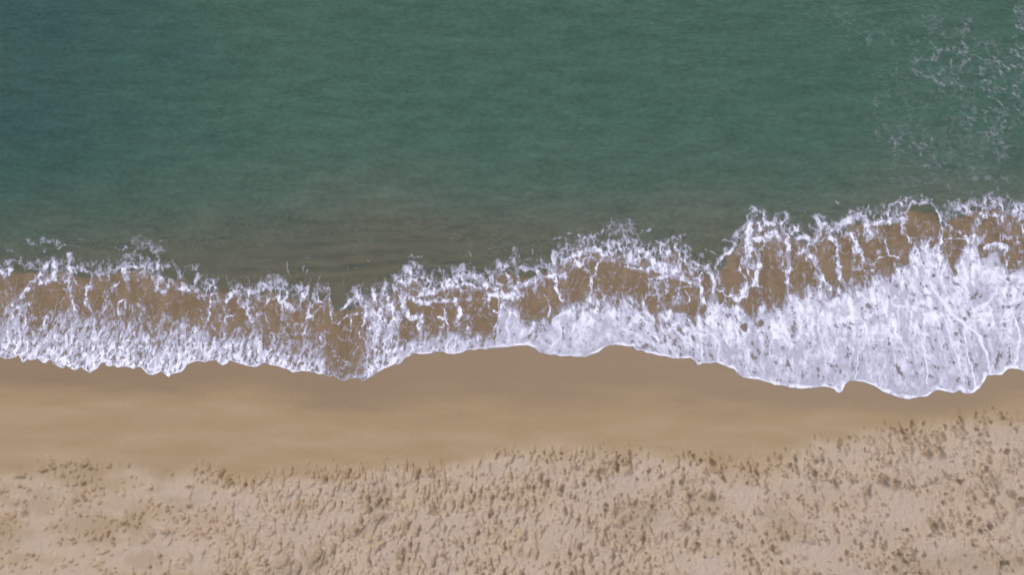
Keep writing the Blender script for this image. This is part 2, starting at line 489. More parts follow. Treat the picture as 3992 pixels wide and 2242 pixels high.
    lp = np.clip(2.2 * fbm(uc / 120, vc / 80, 79, 3) + 0.05, 0, 1) * (1 - sstep(500, 1050, uc)) * sstep(1780, 1850, vc) * sstep(2250, 2000, vc)
    damp = np.maximum(damp, 0.45 * lp)
    # damp sand dug up here and there
    ju, jv = u + 26 * fbm(u / 30, v / 30, 67, 3), v + 26 * fbm(u / 30, v / 30, 68, 3)
    for (cu, cv, a, b, g) in BIG[:7] + BIG[7:17] + [(1130,2215,60,34,0),(1245,2170,40,44,0),(2480,2010,70,44,0),(2420,2080,60,20,0),(2540,1965,50,20,0),(330,1850,60,40,0),(240,1830,40,26,0),(370,2040,90,36,0),(560,2050,40,30,0),(30,2090,60,40,0),(590,2170,60,26,0),(3060,2050,70,40,0),(3010,2000,50,30,0),(3820,2180,160,40,0),(3560,2200,120,30,0),(2750,1960,60,30,0),(1480,1950,50,40,0)]:
        i0, i1 = np.searchsorted(us, [cu - 3 * max(a, b), cu + 3 * max(a, b)])
        j0, j1 = np.searchsorted(vs, [cv - 3 * max(a, b), cv + 3 * max(a, b)])
        q = np.hypot((ju[j0:j1, i0:i1] - cu) / (1.35 * a), (jv[j0:j1, i0:i1] - cv) / (1.35 * b))
        damp[j0:j1, i0:i1] = np.maximum(damp[j0:j1, i0:i1], 0.40 * (1 - sstep(0.5, 1.4, q)))
    trough = np.clip(1.4 * bed_ripples(uc, vc), 0, 0.9)      # dark silt lies in the ripple troughs of the seabed
    x, y = world_xy(u, v)
    o = link_mesh('sand', np.stack([x, y, z], -1).reshape(-1, 3), grid_quads(len(us), len(vs)), {'wet': wet, 'damp': damp, 'trough': trough}, SAND)
    o['kind'] = 'structure'
    o['label'] = 'tan sandy beach, smooth and wet by the wash, trampled with footprints higher up'
    return o

# ------------------------------------------------------------------ water
def water_height(u, v):
    g = ground_base(u, v) - 0.05 * bed_ripples(u, v)
    d = shore_dist(u, v)
    sheet = np.where(d > 0, 0.030 * (1 - np.exp(-np.maximum(d, 0) / 9.0)), d * 0.0012)
    k = 0.02
    a, b = g + sheet, 0.0 + 0 * g
    sea = np.where(d > 0, k * np.logaddexp(a / k, b / k), a)
    mixw = sstep(0, 160, d)
    z = a * (1 - mixw) + sea * mixw
    deep = sstep(1080, 850, v)
    swell = 0.03 * fbm(u / 420, v / 150, 81, 2) + 0.008 * fbm(u / 90 + v / 300, v / 34, 82, 3)
    return z + swell * deep, g

def build_water():
    us = axis(-420, 4420, 8.0, 42000, 22)
    cv = np.arange(-240, 1580, 5.0)
    vs = np.concatenate([(-240 - np.cumsum(np.geomspace(6, 42000, 26)))[::-1], cv])
    u, v = np.meshgrid(us, vs)
    uc, vc = np.clip(u, -850, 4850), np.clip(v, -900, 1600)
    z, g = water_height(uc, vc)
    z = np.where(v < -900, 0.0, z)
    t = top_v(uc) + 30 * fbm(uc / 110, vc / 80, 91, 3)
    s = vc - t                                              # >0 inside the wash
    wash = sstep(0, 75, s)
    off = np.clip((t - vc) / 620.0, 0, 1)
    lean = 0.10 * (uc - 1600) / 1600.0
    onset = np.interp(uc, [-800, 0, 500, 1000, 1400, 1800, 2300, 2800, 3300, 3992], [1000, 990, 950, 880, 820, 820, 850, 850, 800, 790])
    silt = 0.80 * sstep(-470, 170, vc - onset + 110 * fbm(uc / 420, vc / 200, 93, 3))
    silt = np.maximum(silt, wash * (1.08 + 0.16 * fbm(uc / 70, vc / 160, 95, 3)))
    blue = sstep(1250, 120, uc + 0.25 * vc + 300 * fbm(uc / 300, vc / 160, 97, 4)) * sstep(950, 480, vc) * 0.80
    depth = np.maximum(z - g, 0)
    rip = bed_ripples(uc, vc)
    cloudy = 1 - np.exp(-depth * 6.5 - 0.55)
    cloudy = np.where(s > 0, np.clip(0.72 + 0.3 * fbm(uc / 60, vc / 110, 98, 3), 0.4, 0.95) * wash + cloudy * (1 - wash), cloudy)
    clear = np.exp(-((uc - 1520) / 700) ** 2) * sstep(760, 880, vc) * sstep(1140, 1060, vc)
    cloudy = cloudy * (1 - 0.20 * clear * (1 - wash))
    cloudy = cloudy * sstep(-4, 14, shore_dist(uc, vc))
    cloudy = np.clip(cloudy, 0, 0.985)
    x, y = world_xy(u, v)
    keep = (shore_dist(uc, vc) > -24)
    kq = keep[:-1, :-1] | keep[1:, 1:]
    o = link_mesh('sea', np.stack([x, y, z], -1).reshape(-1, 3), grid_quads(len(us), len(vs), kq), {'silt': silt, 'blue': blue, 'cloudy': cloudy, 'run': wash}, WATER)
    o['kind'] = 'structure'
    o['label'] = 'green sea turning olive and brown where it runs up the beach'
    return o

# ------------------------------------------------------------------ foam: traced strands and holes, filled with bubble networks
# every strand: (width, strength, points) in the coordinates of one of four survey sheets (origin u, origin v, scale)
R1 = (0, 850, 2.067, [
(40,.6,(0,430,80,420,180,430)),(60,.45,(0,370,150,360,290,370)),(50,.8,(370,380,340,520)),(40,.85,(440,350,440,500)),(40,.85,(380,520,450,470)),(38,1,(560,290,565,400,560,520)),(30,.8,(600,400,560,430)),(32,.75,(570,520,580,640,620,760)),(40,.95,(320,450,240,540,190,630)),
(14,.7,(620,440,650,430,720,430,745,490,720,550,640,550,600,510,620,440)),(14,.75,(890,430,940,440,970,490,950,550,890,580)),(13,.65,(890,570,860,650,850,740)),(35,.95,(1010,370,1010,500)),(40,.75,(1010,380,1180,390)),(60,.6,(1040,380,1250,370)),(36,.65,(1250,230,1280,400)),(40,.85,(1230,470,1280,560,1310,590)),(22,.5,(1390,350,1430,410)),(50,.7,(1270,470,1310,490)),(25,.7,(1330,540,1370,560)),(46,.75,(1440,570,1580,590)),(22,.7,(1580,500,1590,590)),(16,.65,(1480,400,1560,380,1600,450,1590,540,1500,560,1460,540)),(14,.6,(1450,590,1460,680)),(28,.75,(1690,560,1720,500,1750,490)),(18,.75,(1720,560,1700,640,1710,720,1690,830)),(28,1,(1830,680,1880,590,1930,590)),(22,.65,(1820,690,1800,720,1820,790,1800,880)),(28,.75,(1940,600,1930,690,1960,720)),(18,.85,(1820,800,1880,780)),(40,.65,(1970,560,2010,580,2067,600)),(40,.75,(2010,600,2000,720)),(40,.65,(2000,720,2030,830,2067,780)),
(22,.75,(100,560,120,640,110,720)),(18,1,(100,760,160,720,240,700)),(40,.75,(110,760,120,880)),(9,.4,(330,560,310,650,290,720)),(9,.45,(480,610,460,700)),(20,.65,(700,560,710,640,700,700)),(28,.65,(720,680,740,750)),(22,.85,(950,690,1010,650)),(22,.95,(1020,650,1020,720)),(20,.85,(960,770,950,700)),(9,.5,(1220,610,1190,660)),(9,.5,(1110,550,1100,600)),
(11,.95,(465,235,520,215)),(6,.6,(520,215,600,220,635,245)),(11,1,(990,250,1020,225,1040,235)),(8,.6,(930,230,960,245)),(7,.5,(640,175,680,170)),(14,.65,(355,240,360,280)),(18,.45,(80,275,120,280)),(12,.6,(1290,180,1310,182)),(40,.4,(230,190,290,230)),(50,.38,(340,170,460,200)),(90,.42,(1100,190,1280,250)),(60,.5,(1000,330,1100,300)),(26,.6,(1560,400,1600,380)),
(30,.7,(30,440,70,450)),(40,.55,(640,400,690,430)),(30,.6,(830,470,850,420)),(22,.5,(800,420,830,350)),(24,.6,(1480,580,1500,640)),(9,.5,(330,1000,420,800)),(20,.85,(330,900,400,800)),(9,.4,(1120,650,1100,720)),(34,.4,(1120,700,1180,760)),(8,.5,(1320,600,1400,640)),(30,.35,(1400,620,1420,700))])
R2 = (1000, 850, 2.067, [
(70,.65,(20,570,120,490,220,510,240,600)),(36,.85,(100,660,180,630,200,700,220,800)),(70,.6,(230,600,250,780)),(50,.7,(280,560,400,570,410,640,350,730,280,740)),(36,.95,(400,600,380,660)),(34,.75,(430,690,420,800,470,760,540,710,590,680)),(18,.75,(400,770,410,870,400,920)),(14,.7,(500,570,590,550,600,640,580,690,500,680,490,620,500,570)),(7,.7,(310,850,305,910)),(20,.8,(590,690,600,780,620,840,660,850,700,820,750,780)),(34,.85,(690,740,760,680,800,600)),(38,1,(780,590,850,680,890,780)),(18,.6,(790,560,830,545)),(18,.5,(860,520,830,590)),(9,.6,(890,560,930,620)),(28,.85,(940,560,960,680,900,700)),(60,1,(920,700,930,880,990,890)),(24,.85,(750,790,870,760)),(15,.85,(770,800,760,900,750,960)),(17,.85,(880,820,830,930,840,970)),(38,1,(1040,540,1010,620,1000,690,1000,800,1010,900)),(14,.5,(960,540,990,530)),(90,.75,(1150,560,1240,440,1280,480)),(50,.7,(1130,480,1240,370,1320,400)),(46,1,(1180,600,1200,760,1250,800,1330,800,1320,880)),(36,.85,(1060,650,1060,760,1030,850)),(18,.95,(1290,490,1380,480,1410,510,1400,560,1310,580,1260,560)),(40,.95,(1320,610,1420,590,1500,560,1590,540)),(36,.85,(1230,640,1330,690,1450,680,1600,660)),(18,.95,(1390,700,1440,740)),(26,.85,(1490,720,1530,760,1540,850)),(22,.85,(1460,800,1510,810)),(18,.7,(1480,880,1530,830)),(56,.85,(1520,540,1590,500,1650,390)),(56,.95,(1650,470,1800,470,1850,540)),(26,1,(1620,540,1720,520,1800,560)),(36,.85,(1880,520,1950,370,2020,380)),(26,.95,(1860,530,1900,560,1950,560)),(14,.8,(1960,450,2000,440,2040,480,2030,530,1980,540,1940,510,1960,450)),(22,.85,(1880,620,1940,590,2010,600)),(14,.9,(1870,680,1890,620,1930,610,1955,680,1940,760)),(90,.5,(1650,600,1690,610)),(36,.85,(1620,700,1650,760,1600,860)),(14,.6,(1690,740,1740,700)),(22,.85,(1830,640,1870,660,1880,720,1920,760)),(56,1,(1950,600,2067,640)),(18,.85,(1980,640,1960,780,1930,900)),(60,.85,(2010,700,2067,800)),(12,.95,(1690,850,1720,930)),(30,.7,(1620,850,1690,860)),(60,.85,(1100,700,1130,800,1100,900)),(60,.9,(950,760,960,860)),(9,.6,(620,960,610,1010)),(8,.6,(790,990,785,1070)),(8,.5,(740,900,700,990)),(8,.55,(890,980,900,1100,880,1200)),(14,.55,(930,960,890,1000)),(10,.6,(710,1080,680,1180)),(30,.35,(660,1150,720,1080)),(30,.4,(640,1220,700,1260)),(30,.4,(900,1200,880,1260)),
(9,.5,(250,360,240,400,270,480)),(8,.5,(380,400,370,440)),(8,.45,(410,420,405,450)),(8,.4,(390,330,430,335)),(10,.6,(905,330,912,350)),(12,.55,(1240,310,1260,300)),(12,.6,(1270,320,1330,300)),(8,.5,(500,510,520,470)),(12,.45,(420,540,425,510)),(9,.45,(700,500,710,580)),(9,.5,(1470,390,1480,440)),(9,.5,(1440,420,1480,430)),(10,.5,(1700,400,1720,330)),(10,.55,(1715,270,1720,300)),(12,.5,(1880,380,1960,340)),(8,.5,(1390,490,1400,430)),(10,.4,(1870,250,1980,240)),(24,.45,(1540,470,1580,440)),
(12,.55,(150,960,150,1040)),(18,.6,(530,960,525,1010)),(8,.45,(430,930,440,1000)),(14,.5,(350,980,290,1020)),(36,.35,(200,860,260,1000))])
R3 = (2000, 750, 2.067, [
(32,.65,(10,450,20,580)),(34,1,(60,610,150,620,230,680,330,680)),(56,1,(0,770,100,740,220,680)),(60,.9,(0,830,60,820)),(48,.95,(330,490,330,640)),(18,.6,(270,580,320,560)),(22,.65,(330,480,370,420)),(25,.9,(340,680,350,780,380,880)),(12,.7,(400,680,420,700)),(80,.55,(380,560,390,660)),(50,1,(420,560,490,510,570,480,610,460)),(32,.95,(500,560,540,590,580,540)),(18,.7,(540,440,560,360)),(22,.75,(560,360,600,360,680,345)),(16,.7,(530,340,570,340)),(16,.7,(600,390,640,370)),(26,.85,(620,450,650,450,720,480)),(46,1,(660,480,740,490)),(22,1,(720,530,690,570,670,660,625,690,630,800,625,890)),(12,.9,(615,675,630,700)),(56,.8,(730,410,800,430,900,380,980,400)),(22,.7,(720,400,760,420)),(130,.62,(800,500,980,520)),(46,.9,(980,440,1050,480,1110,530,1170,600)),(26,.8,(900,600,1050,610)),(120,.42,(780,300,930,280)),(18,.6,(725,240,720,340)),(16,.65,(1090,570,1090,680)),(90,1,(1170,600,1300,610)),(60,.95,(1250,640,1310,680)),(34,.9,(1150,690,1220,680,1330,680,1430,730)),(22,.75,(1200,540,1190,430)),(26,.85,(1150,390,1210,410)),(30,.9,(1250,440,1250,560)),(11,.8,(1300,440,1340,470,1350,340,1390,330)),(12,.85,(1340,460,1320,560,1330,610)),(22,.65,(1330,530,1400,560)),(36,.85,(1330,620,1420,720,1440,730)),(21,.95,(1450,550,1480,580,1540,610,1580,640)),(30,.95,(1560,600,1600,680,1620,760,1600,850)),(17,.95,(1610,690,1650,780,1720,840,1800,840)),(22,.85,(1500,700,1520,850,1560,900)),(13,.75,(1440,650,1500,590,1530,640,1490,700,1440,690)),(11,.85,(1420,760,1340,770,1310,830,1310,880)),(12,.95,(1380,800,1420,850,1400,890)),(20,.75,(1090,700,1250,690,1240,800,1180,850)),(130,.40,(1130,760,1290,860)),(10,.7,(1060,860,1080,800,1130,790,1150,860)),(26,.95,(1620,620,1640,560,1700,500,1760,470,1790,400)),(17,.8,(1690,380,1720,370,1780,410)),(13,.75,(1780,410,1840,420)),(46,.85,(1800,330,1870,260,1900,240)),(66,1,(1900,250,1900,420,1880,560)),(20,.8,(1930,120,1990,160,2020,200)),(16,.75,(1900,170,1960,130)),(36,.75,(1960,250,1990,300)),(46,.65,(2020,220,2067,270)),(46,.95,(1940,390,2067,370)),(14,.7,(2010,230,2030,280)),(20,.85,(1880,560,1900,640,1930,700)),(38,.95,(1970,500,1980,640,1950,740)),(60,.5,(1930,480,1930,600)),(25,.95,(1960,740,1900,760,1860,830)),(11,.75,(1830,600,1860,680,1850,750)),(15,.55,(2000,680,2020,760,2010,850)),(50,.95,(1780,870,1840,820,1860,750)),(15,.85,(1640,830,1660,900)),(14,.9,(1700,860,1760,950)),(60,.95,(1830,940,1840,1040)),(36,.9,(1590,860,1620,1000)),
(10,.9,(610,520,670,540)),(50,.35,(30,500,60,560)),(10,.6,(70,560,150,540)),(12,.5,(440,320,480,320)),(8,.5,(310,380,400,360)),(14,.6,(380,470,400,400)),(10,.55,(180,540,260,540)),(12,.6,(1070,320,1100,300)),(14,.55,(1000,330,1020,380)),(8,.55,(1010,350,1050,300)),(24,.45,(1390,430,1440,470)),(20,.5,(1480,480,1530,520)),(8,.5,(1560,470,1600,460)),(10,.5,(1600,460,1630,500)),(12,.6,(150,460,155,500)),(24,.55,(480,830,540,850)),(9,.8,(240,790,280,850,300,930,290,1010)),(7,.6,(960,780,960,850)),(8,.4,(930,740,925,770)),(26,.5,(880,880,960,820)),(14,.5,(1020,850,1050,780))])
R4 = (2992, 700, 1.608, [
(36,.95,(0,340,50,350)),(36,.75,(20,280,60,330)),(15,.85,(80,290,120,220)),(12,.75,(60,215,120,215)),(25,1,(90,300,120,370,130,500,120,640)),(56,.7,(110,330,190,300)),(21,.75,(180,370,250,360,300,380)),(25,.9,(240,420,300,380,340,300,300,250,290,230)),(26,.75,(320,230,360,240)),(24,.95,(180,460,240,440)),(25,.9,(230,450,270,480,320,560,350,640,390,690)),(10,.75,(205,470,215,500,232,520,245,490)),(25,.95,(350,280,400,310,450,310)),(26,.85,(380,360,430,380,440,480,450,600,480,650)),(20,.8,(400,310,390,370)),(40,.9,(430,300,500,260,550,220,600,230)),(20,.8,(520,200,560,210)),(25,.85,(500,330,540,360,580,450,620,520)),(20,.8,(540,370,560,440)),(40,.95,(600,240,620,290,650,350,630,380)),(11,.6,(630,170,640,220)),(36,.9,(650,280,740,270,820,260)),(14,.85,(760,230,770,160,810,140,850,150)),(24,.75,(840,170,850,260,840,340,890,390)),(30,.75,(880,120,920,150,1000,140)),(16,.7,(900,110,880,200)),(14,.95,(1030,140,1060,190,1090,260,1100,330,1080,400)),(6,.6,(930,220,980,260)),(16,1,(740,380,760,470)),(9,.9,(760,470,820,490)),(8,.9,(760,475,670,500)),(7,.75,(760,480,770,540)),(20,.65,(500,470,530,430,550,500)),(14,.6,(620,520,640,540)),(16,.6,(590,470,640,500,650,560)),(36,.4,(660,390,700,450)),(56,.65,(1130,190,1200,150,1260,210)),(66,.65,(1260,150,1340,130,1400,160)),(46,.6,(1400,120,1460,170)),(24,.85,(1330,200,1360,230,1450,220)),(15,.7,(1330,240,1310,300)),(56,.6,(1460,170,1540,200,1608,150)),(46,.85,(1560,210,1608,240)),(8,.9,(1110,370,1200,365,1270,365)),(7,.7,(1210,340,1200,320)),(9,.8,(1210,360,1240,350,1270,370)),(58,1,(1270,370,1310,380,1280,440,1210,500)),(6,.6,(1090,420,1170,410)),(11,.6,(1300,260,1320,330)),(10,.5,(1350,280,1340,330)),(30,.55,(1470,240,1480,330,1500,360)),(60,.42,(1480,270,1490,350)),(30,.95,(1360,430,1420,410,1500,420)),(20,.75,(1570,240,1600,330)),(15,.7,(1490,430,1480,480,1510,540)),(8,.6,(1560,380,1600,420)),(46,.85,(1000,380,980,430,1020,460)),(40,.85,(910,430,940,490,1000,520)),(60,.95,(1060,450,1100,520)),(11,.75,(640,540,700,490)),(34,.45,(60,470,90,560)),(24,.5,(170,560,240,610)),(10,.6,(60,400,100,470)),
(14,.45,(260,300,270,280)),(18,.4,(430,140,445,150)),(8,.5,(630,160,640,150)),(14,.35,(220,190,230,195)),(10,.4,(700,210,720,190)),(10,.45,(960,120,990,110)),(8,.5,(1270,100,1300,60)),(10,.5,(1390,90,1420,110)),(7,.4,(1130,30,1140,70)),(8,.5,(1430,10,1440,60)),(12,.5,(1140,170,1130,130)),(10,.5,(1010,130,1040,120))])
# clear pools in the wash: (u, v, half width, half height)
POOLS = [(70,1085,30,70),(30,1130,45,60),(150,1175,34,80),(200,1150,60,60),(115,1090,26,50),(325,1085,34,32),(315,1120,24,20),(380,1150,30,65),(450,1085,24,30),(520,1135,70,48),(575,1125,36,40),(470,1160,30,34),(600,1190,45,55),(690,1180,60,65),(760,1200,40,60),(740,1080,26,34),(660,1065,30,26),(870,1120,28,45),(910,1185,24,36),(930,1240,44,40),(1072,1205,30,55),(1189,1190,15,26),(1160,1240,38,26),(1260,1240,38,60),(1256,1158,14,18),(1320,1160,34,50),(1345,1290,60,130),(1395,1265,20,62),(1440,1260,10,24),(1480,1170,9,30),(1578,1278,24,50),(1613,1205,16,15),(1690,1230,40,60),(1715,1205,24,30),(1760,1240,22,40),(1810,1150,14,14),(1885,1240,58,62),(1865,1160,24,30),(1923,1186,20,38),(1960,1088,20,22),(1808,1195,18,14),
(2055,1072,40,20),(2080,1195,50,55),(2140,1140,26,60),(2165,1190,24,45),(2245,1090,46,50),(2250,1140,45,38),(2310,1040,22,18),(2390,1080,85,70),(2480,1110,50,60),(2345,1060,22,30),(2540,1185,24,38),(2600,1170,20,40),(2670,1130,36,28),(2655,1200,30,22),(2700,1205,20,36),(2750,1110,14,44),(2843,1060,46,82),(2810,1165,12,24),(2842,1180,18,24),(2895,1278,10,20),(2932,1170,26,62),(2985,1080,22,110),(2960,1260,12,12),(3010,1050,26,90),(3030,1150,30,45),(3120,1040,34,50),(3135,1085,30,26),(3220,1020,32,85),(3205,980,24,40),(3300,1010,22,80),(3305,1075,14,26),(3400,960,46,28),(3440,1020,40,40),(3460,900,30,26),(3500,930,36,60),(3590,830,60,55),(3570,900,40,34),(3640,890,26,40),(3745,870,50,34),(3720,950,30,34),(3710,1010,14,30),(3850,870,34,34),(3870,930,30,24),(3960,890,24,34),(3950,1010,22,44),(3830,975,14,30),(3620,850,50,50),(3545,1100,6,8),(3635,1075,9,7)]
# thin bright ridges and dark rents in the dense wash: (width, strength, points u,v ...)
RIDGES = [(9,1,(3589,1327,3602,1420,3604,1490)),(8,1,(3690,1300,3720,1400,3732,1440)),(8,1,(3762,1360,3778,1440,3784,1520)),(9,1,(3948,1220,3965,1320,3950,1390,3930,1435)),(7,.9,(3341,1365,3335,1420,3322,1470)),(6,.9,(3440,1400,3430,1440,3417,1490)),(16,1,(3620,1100,3700,1220,3800,1300,3838,1380)),(14,.9,(3838,1380,3845,1450)),(12,.8,(3560,1180,3620,1260,3630,1350)),(10,.8,(3200,1250,3205,1300)),(14,.9,(3180,1190,3200,1260)),(18,.8,(3280,1160,3340,1230,3380,1300)),(14,.8,(3420,1180,3430,1280)),(9,.9,(2632,1295,2690,1345)),(10,1,(2727,1345,2730,1400)),(10,.9,(2800,1330,2795,1410)),(12,.9,(2680,1290,2690,1340)),(14,.9,(2270,1200,2262,1290,2270,1330)),(10,.9,(2700,1020,2730,1150,2780,1240)),(9,.9,(153,1284,180,1240,192,1232)),(9,.8,(235,1310,255,1250)),(9,.8,(290,1260,285,1330)),(8,.8,(375,1240,372,1310,350,1340)),(9,.8,(60,1230,65,1290)),(9,.8,(590,1260,600,1290)),(8,.8,(615,1240,625,1300)),(8,.8,(782,1290,770,1380,745,1400)),(8,.8,(690,1290,705,1370)),(9,.8,(955,1310,940,1370)),(9,.9,(745,1400,735,1420)),(8,.8,(1075,1345,1080,1370,1070,1400)),(9,.7,(560,1400,600,1440)),(7,.8,(598,1440,608,1400)),(8,.8,(620,1450,630,1385)),(10,.8,(3520,1060,3580,1150)),(10,.8,(3900,1120,3890,1200)),(12,.8,(3860,1060,3880,1160)),(8,.8,(3400,1100,3420,1160)),(9,.8,(3300,1120,3310,1180))]
RENTS = [(9,(3780,1400,3800,1440)),(11,(3795,1420,3790,1435)),(7,(3768,1370,3785,1400)),(8,(3880,1385,3870,1430)),(9,(3715,1300,3712,1325)),(6,(3492,1430,3510,1475)),(6,(3530,1400,3538,1420)),(7,(3640,1200,3655,1220)),(6,(3745,1240,3768,1285)),(6,(3700,1230,3710,1250)),(8,(3720,1095,3755,1130)),(9,(3630,1075,3640,1080)),(6,(3655,1110,3662,1130)),(8,(3528,1105,3532,1120)),(8,(3938,1100,3960,1125)),(8,(3930,1150,3935,1160)),(6,(3910,1240,3935,1235)),(6,(3600,1305,3605,1340)),(9,(3225,1415,3235,1430)),(6,(3245,1430,3250,1480)),(6,(3312,1420,3310,1450)),(6,(3290,1380,3295,1400)),(6,(3124,1445,3125,1465)),(5,(3060,1400,3075,1440)),(6,(3170,1270,3172,1290)),(5,(3190,1200,3195,1215)),(6,(3375,1190,3380,1200)),(6,(3310,1260,3280,1310)),(5,(3350,1230,3365,1250)),(7,(3490,1430,3500,1450)),(6,(2640,1270,2648,1285)),(8,(2582,1260,2585,1280)),(6,(2700,1310,2690,1330)),(6,(2810,1300,2815,1310)),(6,(2870,1230,2867,1255)),(8,(2940,1260,2950,1270)),(9,(2920,1375,2925,1380)),(8,(2910,1420,2920,1450)),(6,(2945,1360,2955,1375)),(6,(2525,1245,2528,1250)),(8,(2628,1315,2624,1340)),(7,(2585,1315,2590,1330)),(5,(2330,1200,2350,1225)),(5,(2330,1290,2332,1310)),(5,(2250,1240,2210,1290)),(5,(2142,1330,2145,1340)),(5,(2048,1320,2055,1330)),(5,(2300,1330,2295,1345)),(6,(2040,1250,2045,1275)),(5,(2215,1350,2220,1355)),(5,(2400,1240,2410,1250)),(5,(2455,1240,2450,1260))]
# drifting foam flecks on open water, plus painted sky glints: (u, v, half u, half v, cover)
FLECKS = [(3560,420,230,330,.11),(3800,520,200,260,.13),(3330,140,220,150,.09),(3640,120,130,140,.14),(3770,110,30,60,.22),(3980,60,26,60,.55),(3740,250,230,150,.20),(3880,300,90,130,.20),(3970,270,60,150,.26),(3420,150,120,60,.13),(3300,60,160,60,.10),(3650,170,60,60,.16),(3890,480,60,100,.34),(3780,470,40,50,.2),(3680,330,60,40,.22),(3415,410,16,40,.30),(3500,560,40,60,.25),(3600,570,70,60,.22),(3640,640,80,40,.18),(3760,620,60,60,.14),(3900,600,60,60,.16),(3980,430,40,60,.30),(3850,700,120,40,.15),(3560,700,140,40,.13),(3200,720,160,40,.07),(3420,500,14,60,.2),
(300,60,400,70,.03),(150,180,200,120,.03),(1500,720,800,200,.007),(620,930,150,60,.06),(1300,1060,420,40,.03),(1900,1000,200,50,.035),(2400,850,160,50,.08),(2060,960,120,50,.04)]  # first two entries here: sky reflections on wavelets, painted as faint pale flecks

def paint_strands(C, us, vs, wu, wv, sheet):
    ou, ov, f, strands = sheet
    for (w, s, pts) in strands:
        p = np.array(pts, float).reshape(-1, 2) / f + (ou, ov)
        paint_line(C, us, vs, wu, wv, p, w / f, s)

def paint_line(C, us, vs, wu, wv, p, w, s, mode='max'):
    R = w * 1.5 + 16
    for a, b in zip(p[:-1], p[1:]):
        i0, i1 = np.searchsorted(us, [min(a[0], b[0]) - R, max(a[0], b[0]) + R])
        j0, j1 = np.searchsorted(vs, [min(a[1], b[1]) - R, max(a[1], b[1]) + R])
        if i1 <= i0 or j1 <= j0:
            continue
        X, Y = wu[j0:j1, i0:i1] - a[0], wv[j0:j1, i0:i1] - a[1]
        d = b - a
        t = np.clip((X * d[0] + Y * d[1]) / max(d @ d, 1e-6), 0, 1)
        q = np.hypot(X - t * d[0], Y - t * d[1]) / (w * 0.5)
        val = min(1.0, s * 1.06) * (1 - sstep(0.30, 2.0, q))
        if mode == 'max':
            C[j0:j1, i0:i1] = np.maximum(C[j0:j1, i0:i1], val)
        else:
            C[j0:j1, i0:i1] *= 1 - val

